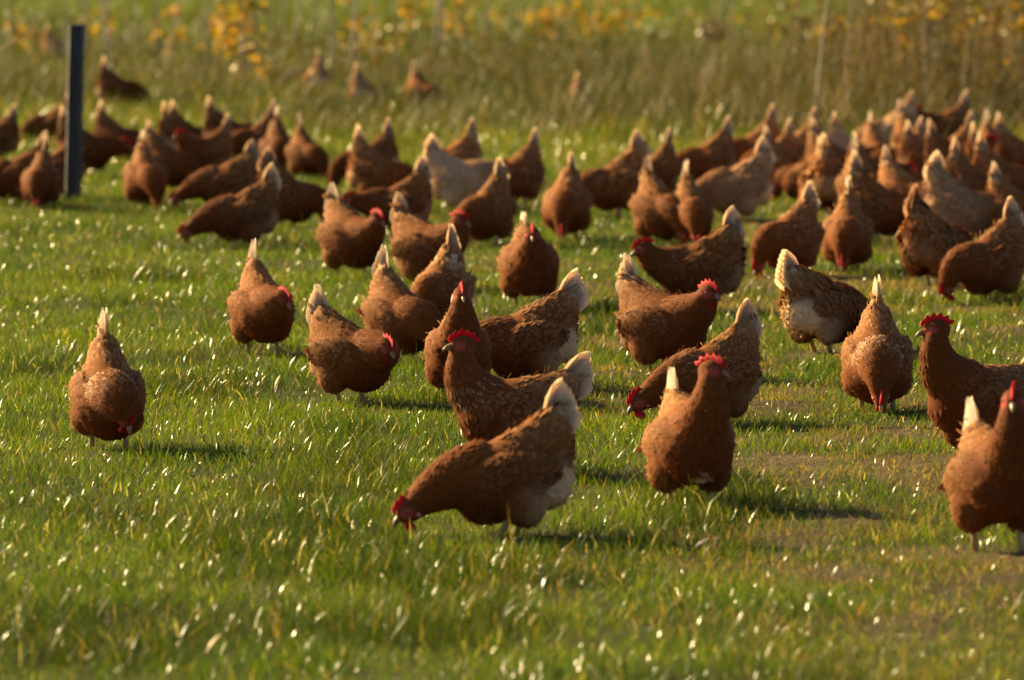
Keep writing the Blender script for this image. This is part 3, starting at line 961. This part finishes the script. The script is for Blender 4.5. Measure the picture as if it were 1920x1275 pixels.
YEL = [(.42, .26, .010), (.44, .30, .015), (.38, .18, .010), (.30, .24, .02), (.20, .18, .02), (.26, .22, .02)]
GRN = [(.16, .19, .03), (.24, .22, .03), (.30, .22, .05)]
def build_saplings():
    # plain pale stems (base pixel x, base pixel y)
    plain = [(22, 120), (45, 116), (70, 108), (120, 122), (168, 130), (195, 110), (212, 140), (240, 118), (262, 106), (290, 134), (318, 138), (345, 120),
             (378, 112), (392, 165), (412, 168), (455, 178), (466, 170), (505, 130), (532, 96), (548, 110), (592, 104), (628, 148), (655, 152), (700, 118),
             (742, 122), (812, 112), (835, 104), (872, 128), (905, 112), (962, 96), (975, 108), (1040, 128), (1060, 120), (1120, 90), (1190, 94),
             (1278, 104), (1352, 96), (1368, 102), (1420, 86), (1500, 118), (1530, 225), (1588, 212), (1652, 150), (1735, 216), (1800, 176), (1870, 168), (1895, 160)]
    pool = [stalk_mesh(h, r0, i) for i, (h, r0) in enumerate([(1.3, .016), (1.1, .013), (1.5, .018), (.95, .014), (1.25, .012), (1.4, .016)])]
    rr = random.Random(4)
    for i, (px, py) in enumerate(plain):
        big = px in (628, 655, 812, 835, 975)
        me, _ = pool[2 if big else rr.randrange(6)]
        o = bpy.data.objects.new('sapling', None); COL.objects.link(o)
        x, y = spot(px, py + (22 if px > 1450 else 0))
        o.location = (x, y, 0); o.rotation_euler = (0, 0, rr.uniform(0, 6.28))
        s = rr.uniform(.6, 1.2); o.scale = (s * (1.3 if big else .9), s * (1.3 if big else .9), s)
        link('stem', me, o)
        tag(o, 'thin pale leafless sapling stem standing in the blurred background', 'sapling', 'bare pale sapling stems at the back')
    yell = [(462, 172, .55, .20, 46, YEL, 'sapling with big orange-yellow leaf cluster right of the grey post'),
            (425, 128, .42, .14, 20, YEL, 'small yellow-leaved sapling just left of the big orange-yellow cluster'),
            (488, 176, .10, .06, 12, YEL, 'low tuft of yellow leaves beside the fallen branch'),
            (335, 98, .34, .08, 9, YEL, 'sapling with one orange leaf bunch at the top edge, left third'),
            (188, 96, .24, .10, 10, YEL, 'sapling with yellow leaves just right of the grey post top'),
            (35, 112, .20, .16, 14, YEL, 'yellow-leaved sapling at the left edge of the picture'),
            (60, 116, .06, .05, 8, YEL, 'low yellow leaves left of the pale far hen'),
            (322, 132, .26, .07, 7, YEL, 'sapling with few amber leaves midway between post and orange cluster'),
            (662, 110, .30, .16, 16, YEL, 'orange-leaved sapling left of the centre at the top edge'),
            (702, 126, .18, .12, 14, YEL, 'amber sapling beside the two thick pale stems'),
            (770, 96, .38, .12, 24, YEL, 'golden sapling in the middle of the top edge'),
            (862, 92, .34, .14, 20, YEL, 'yellow sapling with a pale fleck, right of the golden one'),
            (918, 88, .36, .10, 9, YEL, 'sparse orange sapling between yellow ones at top centre'),
            (1005, 70, .22, .08, 9, YEL, 'small yellow sapling left of the brightest yellow cluster'),
            (1030, 92, .40, .22, 30, YEL, 'tall bright yellow sapling right of the top centre'),
            (1065, 100, .40, .22, 22, YEL, 'orange-leaved sapling touching the bright yellow one'),
            (1108, 98, .38, .26, 32, YEL, 'broad yellow sapling before the green gap in the background'),
            (1150, 84, .32, .16, 20, YEL, 'amber sapling left of the two white flecks'),
            (1185, 76, .34, .12, 14, YEL, 'rust-coloured sapling closest to the two white flecks'),
            (1290, 70, .22, .10, 10, GRN, 'yellow-green sapling just right of the white flecks'),
            (1345, 98, .16, .18, 26, [(.10, .06, .04), (.14, .09, .06), (.2, .1, .04)], 'dark brown withered sapling against the bright green gap'),
            (1425, 90, .34, .18, 26, GRN, 'green-leaved sapling at the top edge before the brown thicket'),
            (1498, 112, .34, .18, 24, [(.10, .07, .03), (.16, .10, .03), (.12, .11, .03)], 'dark stemmed sapling left of the small orange leaf bunch'),
            (1550, 150, .40, .05, 12, YEL, 'sapling with one small orange leaf bunch before the brown thicket'),
            (1678, 205, .60, .16, 16, YEL, 'orange-tipped sapling in the brown thicket at right'),
            (1755, 205, .66, .08, 18, YEL, 'sapling with bright orange leaves at the top edge, right'),
            (1780, 208, .52, .16, 14, YEL, 'amber sapling just right of the bright orange top-edge leaves'),
            (1872, 205, .55, .14, 14, YEL, 'yellow-leaved sapling near the right top corner'),
            (1905, 208, .55, .22, 16, YEL, 'orange-leaved sapling in the right top corner')]
    for i, (px, py, zc, sp, n, cols, lab) in enumerate(yell):
        o = bpy.data.objects.new('sapling', None); COL.objects.link(o)
        x, y = spot(px, py)
        o.location = (x, y, 0)
        zc = zc + (.2 if px > 1600 else .04); sp *= 1.25
        me, pts = stalk_mesh(max(.35, zc + .35), .008, 40 + i, .03)
        link('stem', me, o)
        lo = link('leaves', leaf_mesh(pts, zc, sp, int(n * 5.5), 70 + i, cols), o)
        lo['kind'] = 'stuff'
        tag(o, lab, 'sapling', 'leafy saplings at the back')
    # white blossoms catching the sun
    wm = plain_mat('white_petal', (.80, .78, .70), rough=.5, noise=.08, trans=.3)
    for i, (px, py, zc, lab) in enumerate([(1245, 84, .12, 'brighter right-hand white flower head of the pair before the green gap'),
                                           (1219, 78, .15, 'dimmer left-hand white flower head of the pair before the green gap'),
                                           (1517, 90, .16, 'white flower head left of the small orange leaf bunch'),
                                           (1317, 90, .09, 'dim white flower head between green gap and brown sapling'),
                                           (862, 70, .17, 'pale flower head beside the yellow sapling at top centre')]):
        o = bpy.data.objects.new('white_flower', None); COL.objects.link(o)
        x, y = spot(px, py); o.location = (x, y, 0)
        st, q, t = tube([(0, 0, -.02), (.01, 0, zc * .5), (0, 0, zc)], [.004, .003, .003], 6)
        link('stem', make_mesh('flower_stem', st, [q, t], M['stalk'], True, np.tile([.08, .1, .03], (len(st), 1))), o)
        r = np.random.default_rng(i)
        n = 60
        d = unit(r.normal(0, 1, (n, 3)) + [0, 0, .5]); nn = unit(np.cross(d, r.normal(0, 1, (n, 3))))
        V, q, t, C = feather_cards(np.tile([0, 0, zc], (n, 1)) + d * .01, nn, d, np.full(n, .028), np.full(n, .018), np.full(n, .1), np.ones((n, 3)), np.ones((n, 3)), r)
        link('petals', make_mesh('flower_petals', V, [q, t], wm), o)
        tag(o, lab, 'flower', 'white flowers at the back')
    # a fallen branch
    v, q, t = tube([(-.26, 0, .01), (-.1, .03, .07), (.06, .0, .12), (.27, -.02, .235)], [.016, .02, .018, .010], 8)
    v2, q2, t2 = tube([(.06, 0, .12), (.12, .05, .2), (.16, .08, .25)], [.010, .007, .003], 6)
    V, F = merge([(v, q, t), (v2, q2, t2)])
    o = link('fallen_branch', make_mesh('fallen_branch', V, F, plain_mat('branch_bark', (.22, .11, .06), rough=.8, noise=.3)))
    x, y = spot(508, 184); o.location = (x, y, 0)
    tag(o, 'reddish brown broken branch leaning below the orange-yellow sapling', 'branch')
build_saplings()


# ------------------------------------------------------------------ the flock
# spot in the photograph (px, py), heading (0 right, 90 away, 180 left, -90 to the camera), pose, yaw of the head, size, extras, label
H = []
def hen(px, py, hd, pose, label, yaw=0, size=1.0, tint=1.0, **kw):
    H.append((px, py, hd, pose, label, yaw, size, tint, kw))

# nearest hens, each with her own shape
hen(945, 1003, 188, 'low', 'nearest hen, side-on with head stretched low to the left and cream rump', .15, 1.03, rump_cream=.95, tail_white=.95, hackle=.05, edge=.25, dh=(-.012, -.006))
hen(952, 890, 181, 'alert', 'upright hen facing left directly behind the nearest low-stretching hen', .25, 1.0, hackle=.85, tail_white=.8, edge=.4)
hen(1297, 955, -78, 'alert', 'upright hen facing the camera with white spot on her lower breast', .75, 1.04, rump_cream=.3, hackle=.1, tail_white=1.0, dh=(-.01, .004), spots=((.098, .004, -.082, .022),))
hen(1874, 1038, -76, 'alert', 'upright hen cut by the right edge, nearest on that side', -.35, 1.05, .82, puff=.98, rump_cream=.5, hackle=.2, tail_white=1.0)
hen(1826, 876, 220, 'alert', 'dark hen with bright red comb facing left near the right edge', -.6, 1.05, .85, th_add=-8, hackle=.1, tail_white=.9, dh=(.0, .012))
hen(205, 850, -80, 'peck', 'leftmost near hen, head bowed to the grass with pale neck feathers', .35, 1.0, hackle=.9, tail_white=.95, dh=(-.02, .05))
hen(495, 670, -72, 'mid', 'hen with white tail walking towards the camera, alone on the left lawn', .25, 1.0, hackle=.2, tail_white=1.0, rump_cream=.5, dh=(-.04, .02))
hen(664, 758, -40, 'mid', 'hen facing right with head turned to camera, left of the upright pair', -.35, .97, .95, tail_add=-12, hackle=.3, tail_white=.9, dh=(-.04, .012))
hen(752, 684, -58, 'peck', 'hen with tall white tail and rounded back, head hidden behind the right-facing hen', .3, 1.0, hackle=.2, tail_white=.95)
hen(860, 752, -86, 'alert', 'upright hen looking at the camera, pale tail right behind her head', .1, .98, .9, hackle=.15, tail_white=.9, dh=(-.015, .0))
hen(985, 734, 190, 'peck', 'hen with big white tail and cream rump behind the upright pair', 0, 1.02, .9, tail_add=-14, rump_cream=1.0, tail_white=1.0, edge=.5)
hen(1250, 714, -42, 'look', 'dark hen with white tail striding right, comb raised, centre right', -.1, 1.06, .9, hackle=.15, tail_white=1.0, rump_cream=.3)
hen(1330, 800, 212, 'low', 'pecking hen half hidden behind the upright hen with the white breast spot', -.1, 1.0, .95, rump_cream=.6, tail_white=.6, edge=.4)
hen(1545, 668, 44, 'low', 'hen showing a round cream rump and tail pointing left', 0, 1.05, 1.05, rump_cream=1.0, tail_white=.9, edge=.5, tail_add=-16)
hen(1645, 775, -92, 'peck', 'hen pecking straight at the camera with white-streaked neck feathers', .05, 1.03, hackle=1.0, tail_white=1.0, edge=.4, puff=1.04)
# second row
hen(662, 524, -58, 'mid', 'hen with red comb facing the camera, left-hand one of the middle row', .1, 1.06, .9, tail_add=-14, hackle=.1, tail_white=1.0, dh=(-.04, .06))
hen(808, 552, -42, 'look', 'slim upright hen with dark neck, tail raised to the left, mid picture', .1, 1.06, .92, tail_white=.55, dh=(-.03, .0))
hen(826, 612, -112, 'peck', 'hen with a white patch on her back and tail pointing up right', 0, .98, tail_white=.6, edge=.7, hackle=.3, spots=((-.055, .03, .085, .03), (-.06, -.03, .09, .02)))
hen(993, 582, -84, 'look', 'plump hen facing the camera alone in the middle of the flock', -.1, 1.06, .92, tail_add=-18, hackle=.05, tail_white=1.0, dh=(-.06, .0), puff=1.05)
hen(1305, 588, 184, 'mid', 'large dark hen in profile facing left with bright red comb', .05, 1.06, .85, tail_white=.9, rump_cream=.4, dh=(-.02, .045), puff=1.04)
hen(1295, 462, -82, 'peck', 'hen with spiky white tail right behind the large dark profile hen', 0, 1.0, tail_white=1.0)
hen(1478, 524, 226, 'peck', 'hen pecking left with red comb to the grass, above the cream-rumped hen', .05, 1.0, hackle=.3, tail_white=.9)
hen(1588, 514, -95, 'peck', 'hen pecking towards the camera above the white-streaked one', -.1, 1.02, hackle=.35, tail_white=1.0)
hen(1852, 570, 214, 'peck', 'pecking hen with red comb low to the left near the right edge', 0, 1.04, .92, tail_white=.7)
hen(1755, 540, 48, 'peck', 'tawny hen seen from behind, tail spike up, beside the speckled pale hen', 0, 1.08, 1.15, tail_white=.2, edge=.6, rump_cream=.25, puff=1.04)
hen(1803, 460, -8, 'peck', 'pale speckled hen with cream tail pointing left, at the right', 0, 1.1, 1.0, pale=.3, edge=.9, tail_white=1.0)
hen(450, 462, 186, 'low', 'dark hen stretched low to the left, nearest of the left group', .05, 1.04, .82, tail_white=.9, rump_cream=.5)
hen(420, 394, 186, 'low', 'hen stretched low to the left just behind the nearest of the left group', 0, 1.02, .9, tail_white=.6, rump_cream=.4)
hen(545, 432, -18, 'peck', 'dark hen pecking right behind the tail of the low-stretching left hen', -.1, 1.0, .82, tail_white=.3)
hen(275, 390, -76, 'peck', 'hen pecking towards the camera with round back, left group', .2, 1.02, tail_white=.95, hackle=.1)
hen(1062, 448, -98, 'peck', 'round-backed hen pecking towards the camera, right of centre', .05, 1.06, tail_white=.5, puff=1.04)
hen(912, 458, 236, 'peck', 'hen pecking to the left before the white hen', -.1, 1.02, tail_white=.85, hackle=.2)
hen(742, 446, 188, 'mid', 'dark hen in profile facing left with her legs showing, mid picture', 0, 1.0, .85, tail_white=.95)
hen(866, 398, -2, 'look', 'white-bodied hen in profile facing right behind the centre', -.1, 1.08, 1.0, pale=.85, tail_white=1.0, rump_cream=1.0, dh=(.01, -.05))
hen(1152, 408, 200, 'peck', 'hen with a tall tawny fan tail, right of centre', 0, 1.1, 1.1, tail_white=.7, spread=1.4, rump_cream=.6, edge=.5)
hen(1240, 460, -62, 'peck', 'hen with upright tail left of the spiky white tail', .1, 1.04, tail_white=.5)
hen(1378, 416, 186, 'low', 'large pale hen stretched left with broad cream tail', 0, 1.1, 1.1, pale=.25, tail_white=1.0, rump_cream=1.0, spread=1.3, edge=.6)

# farther hens share a set of shapes
FAR0 = len(H)
hen(-12, 303, 178, 'mid', 'hen cut off by the left edge beyond the grey post', tint=.85)
hen(100, 279, 182, 'peck', 'dark hen pecking left just behind the grey post', tint=.85)
hen(165, 331, -6, 'mid', 'dark hen facing right, half hidden by the grey post', tint=.8)
hen(222, 308, -18, 'peck', 'hen with white tail pecking right, next beyond the grey post', tint=.9, tail_white=1)
hen(30, 386, 182, 'low', 'hen stretched low at the left edge beside the post', tint=.9)
hen(76, 393, -98, 'peck', 'hen pecking towards the camera at the foot of the grey post', tint=1.0)
hen(100, 374, 192, 'peck', 'hen whose fan tail with cream edge touches the grey post', tint=1.0, spread=1)
hen(224, 210, -8, 'peck', 'small far hen with white tail, alone beyond the post on the right', tint=.85, tail_white=1)
hen(102, 114, 60, 'peck', 'pale far hen among the saplings left of the post top', tint=1.3, pale=1)
hen(328, 321, 62, 'peck', 'slim hen seen from behind with tail straight up, left group', tint=1.0)
hen(356, 297, 5, 'peck', 'hen with pale round tail behind the slim tail-up hen', tint=.9, tail_white=1)
hen(385, 337, 215, 'look', 'upright hen with red comb and sunlit orange breast, left group', tint=1.05)
hen(437, 303, 2, 'mid', 'dark hen facing right at the back of the left group', tint=.75)
hen(482, 312, 205, 'peck', 'hen with tall tawny tail left of the blocky white tail', tint=1.0)
hen(522, 330, -84, 'peck', 'hen with a blocky white tail at the right of the left group', tint=.85, tail_white=1)
hen(577, 338, -62, 'peck', 'rightmost hen of the left group, pecking with tail raised', tint=.9)
hen(316, 357, -30, 'peck', 'hen pecking right behind the round-backed hen of the left group', tint=.9)
hen(592, 192, 105, 'peck', 'far pale hen in the rough grass, left of its pair', tint=1.3, pale=1)
hen(682, 209, 65, 'peck', 'far hen in the rough grass with pale tail, right of its pair', tint=1.1, pale=1)
hen(795, 216, -50, 'peck', 'far brown hen pecking alone in the rough grass, top centre', tint=.9)
hen(1090, 230, 75, 'peck', 'far pale hen tail-up in the tall olive grass', tint=1.4, pale=1)
hen(690, 358, 184, 'peck', 'dark hen with cream-edged tail raised to the right, left of centre', tint=.75, tail_white=1)
hen(714, 384, -14, 'peck', 'round-backed hen with pale tail to the left, left of centre', tint=.95, tail_white=1)
hen(850, 356, 196, 'peck', 'hen whose tail rises right behind the white-bodied hen', tint=1.2)
hen(968, 384, 222, 'peck', 'dark hen with tail up right beside the white hen head', tint=.85)
hen(1230, 371, 228, 'peck', 'hen pecking left in the gap right of the tall fan tail', tint=.85)
hen(1325, 355, 198, 'peck', 'hen with slanting tail left of the large pale hen', tint=1.0)
hen(1412, 336, 200, 'peck', 'hen whose tail tip shows above the large pale hen', tint=1.1)
hen(1476, 370, -22, 'peck', 'hen with pale upright tail right of the large pale hen', tint=1.1)
hen(1490, 340, 192, 'peck', 'hen with tail pointing up right in the back of the right group', tint=1.1)
hen(1508, 381, 150, 'peck', 'brown hen pecking away left of the tall narrow white tail', tint=.95)
hen(1540, 402, 82, 'peck', 'pale hen seen from behind, tall narrow white tail, right group', tint=1.4, pale=1, tail_white=1)
hen(1566, 406, 62, 'peck', 'tawny hen from behind, touching the tall narrow white tail', tint=1.2)
hen(1592, 340, 22, 'peck', 'pale hen with bright tail before the brown thicket', tint=1.3, pale=1)
hen(1670, 296, 186, 'peck', 'peach-coloured hen, tail high to the right, before the thicket', tint=1.25, pale=1)
hen(1640, 381, 12, 'mid', 'hen facing right with red comb amid the right group', tint=1.0, tail_white=1)
hen(1700, 431, -40, 'peck', 'slim hen with curved tail left of the pale speckled hen', tint=1.15)
hen(1650, 456, -14, 'peck', 'dark hen pecking right behind the camera-pecking hen', tint=.8)
hen(1912, 461, -20, 'peck', 'hen cut by the right edge beside the pale speckled hen', tint=.95)
hen(1796, 361, 5, 'look', 'dark red-necked hen upright facing right in the right group', tint=.72)
hen(1738, 356, 2, 'peck', 'hen with pale round tail left of the dark red-necked hen', tint=.95, tail_white=1)
hen(1784, 341, 190, 'peck', 'hen whose tail rises behind the dark red-necked hen', tint=1.1)
hen(1766, 294, 200, 'look', 'far upright hen with red head before the thicket on the right', tint=.95)
hen(1840, 368, 62, 'peck', 'hen with a bright white tail spike near the right edge', tint=1.0, tail_white=1)
hen(1880, 398, 22, 'peck', 'tawny hen tail-up right of the bright white tail spike', tint=1.1)
hen(1906, 331, 4, 'peck', 'farthest hen at the right edge with pale round tail', tint=1.15, tail_white=1)

hen(1562, 356, -30, 'peck', 'hen half hidden behind the tall narrow white tail, facing right', tint=1.0)
hen(1620, 418, -70, 'peck', 'hen in the gap between camera-pecking hen and slim curved-tail hen', tint=.9)
hen(1690, 352, 188, 'peck', 'hen just below the peach-coloured hen, tail to the right', tint=1.05, tail_white=1)
hen(1862, 345, -75, 'peck', 'hen tail-up between the bright white tail spike and the right edge', tint=.95)
hen(1448, 352, 205, 'peck', 'hen squeezed right behind the large pale hen, tail up right', tint=1.0, tail_white=1)
hen(1828, 412, 20, 'peck', 'hen half hidden behind the pale speckled hen, tail left', tint=.95)
hen(1722, 322, -40, 'peck', 'hen at the back of the right group below the far upright hen', tint=1.1)
hen(1640, 340, -80, 'peck', 'hen between the pale bright-tailed hen and the peach-coloured hen', tint=.9, tail_white=1)


def build_flock():
    for i, (px, py, hd, pose, lab, yaw, size, tint, kw) in enumerate(H[:FAR0]):
        x, y = spot(px, py)
        near = i < 15
        ms = hen_meshes(pose, yaw, i, res=.0075 if near else .0095, cover=1.0 if near else .8, fsize=.85 if near else 1.15, step=.03 if i % 3 == 0 else .012, **kw)
        place_hen(ms, x, y, hd, size, lab, (tint, tint ** 1.08, tint ** 1.12), 2)
    pool = {}
    for i, (px, py, hd, pose, lab, yaw, size, tint, kw) in enumerate(H[FAR0:]):
        x, y = spot(px, py)
        v = (pose, i % 2, round(kw.get('pale', 0)), round(kw.get('tail_white', 0)))
        if v not in pool:
            pool[v] = hen_meshes(pose, .2 if i % 2 else -.15, 200 + len(pool), res=.0105, cover=.75, fsize=1.1, rump_cream=.95 if v[2] else .4 + .4 * (i % 2),
                                 pale=.48 * v[2], tail_white=1.0 if v[3] else .8, edge=.4, hackle=.15, spread=.5, tail_add=8 if v[1] else 2, tlen=1.08)
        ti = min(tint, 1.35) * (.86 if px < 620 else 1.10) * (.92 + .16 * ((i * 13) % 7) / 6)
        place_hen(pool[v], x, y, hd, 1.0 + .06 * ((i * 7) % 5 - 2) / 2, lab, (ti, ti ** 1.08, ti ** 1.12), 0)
build_flock()


# ------------------------------------------------------------------ moulted feathers on the turf
def build_feathers():
    for i, (px, py, rx, rz, lab) in enumerate([(514, 738, 68, 20, 'white moulted feather standing in the grass below the lone left-lawn hen'),
                                               (1300, 1032, 25, 35, 'white feather shape added for a shining grass blade in front of the upright white-spotted hen'),  # pale feather mesh put in for the glint on a grass blade
                                               (386, 1232, 50, -30, 'pale moulted feather in the near grass at the bottom left')]):
        rows, c = [], []
        for t, w in ((0, .06), (.12, .10), (.25, .55), (.5, .9), (.75, .85), (.92, .5), (1, .08)):
            x = .055 * t
            z = .006 * math.sin(t * 3)
            rows += [(x, -.008 * w, z - .0012), (x, 0, z), (x, .008 * w, z - .0012)]
            c += [(.78, .74, .66), (.66, .60, .50), (.78, .74, .66)]
        Q = [(a * 3 + b, a * 3 + b + 1, a * 3 + b + 4, a * 3 + b + 3) for a in range(6) for b in range(2)]
        o = link('fallen_feather', make_mesh('fallen_feather', np.array(rows), np.array(Q), M['tail'], True, np.array(c)))
        x, y = spot(px, py)
        o.location = (x, y, float(ground_z(x, y)) + .012)
        o.rotation_euler = (0, -R(rx), R(rz))
        tag(o, lab, 'feather', 'moulted feathers on the turf')
build_feathers()
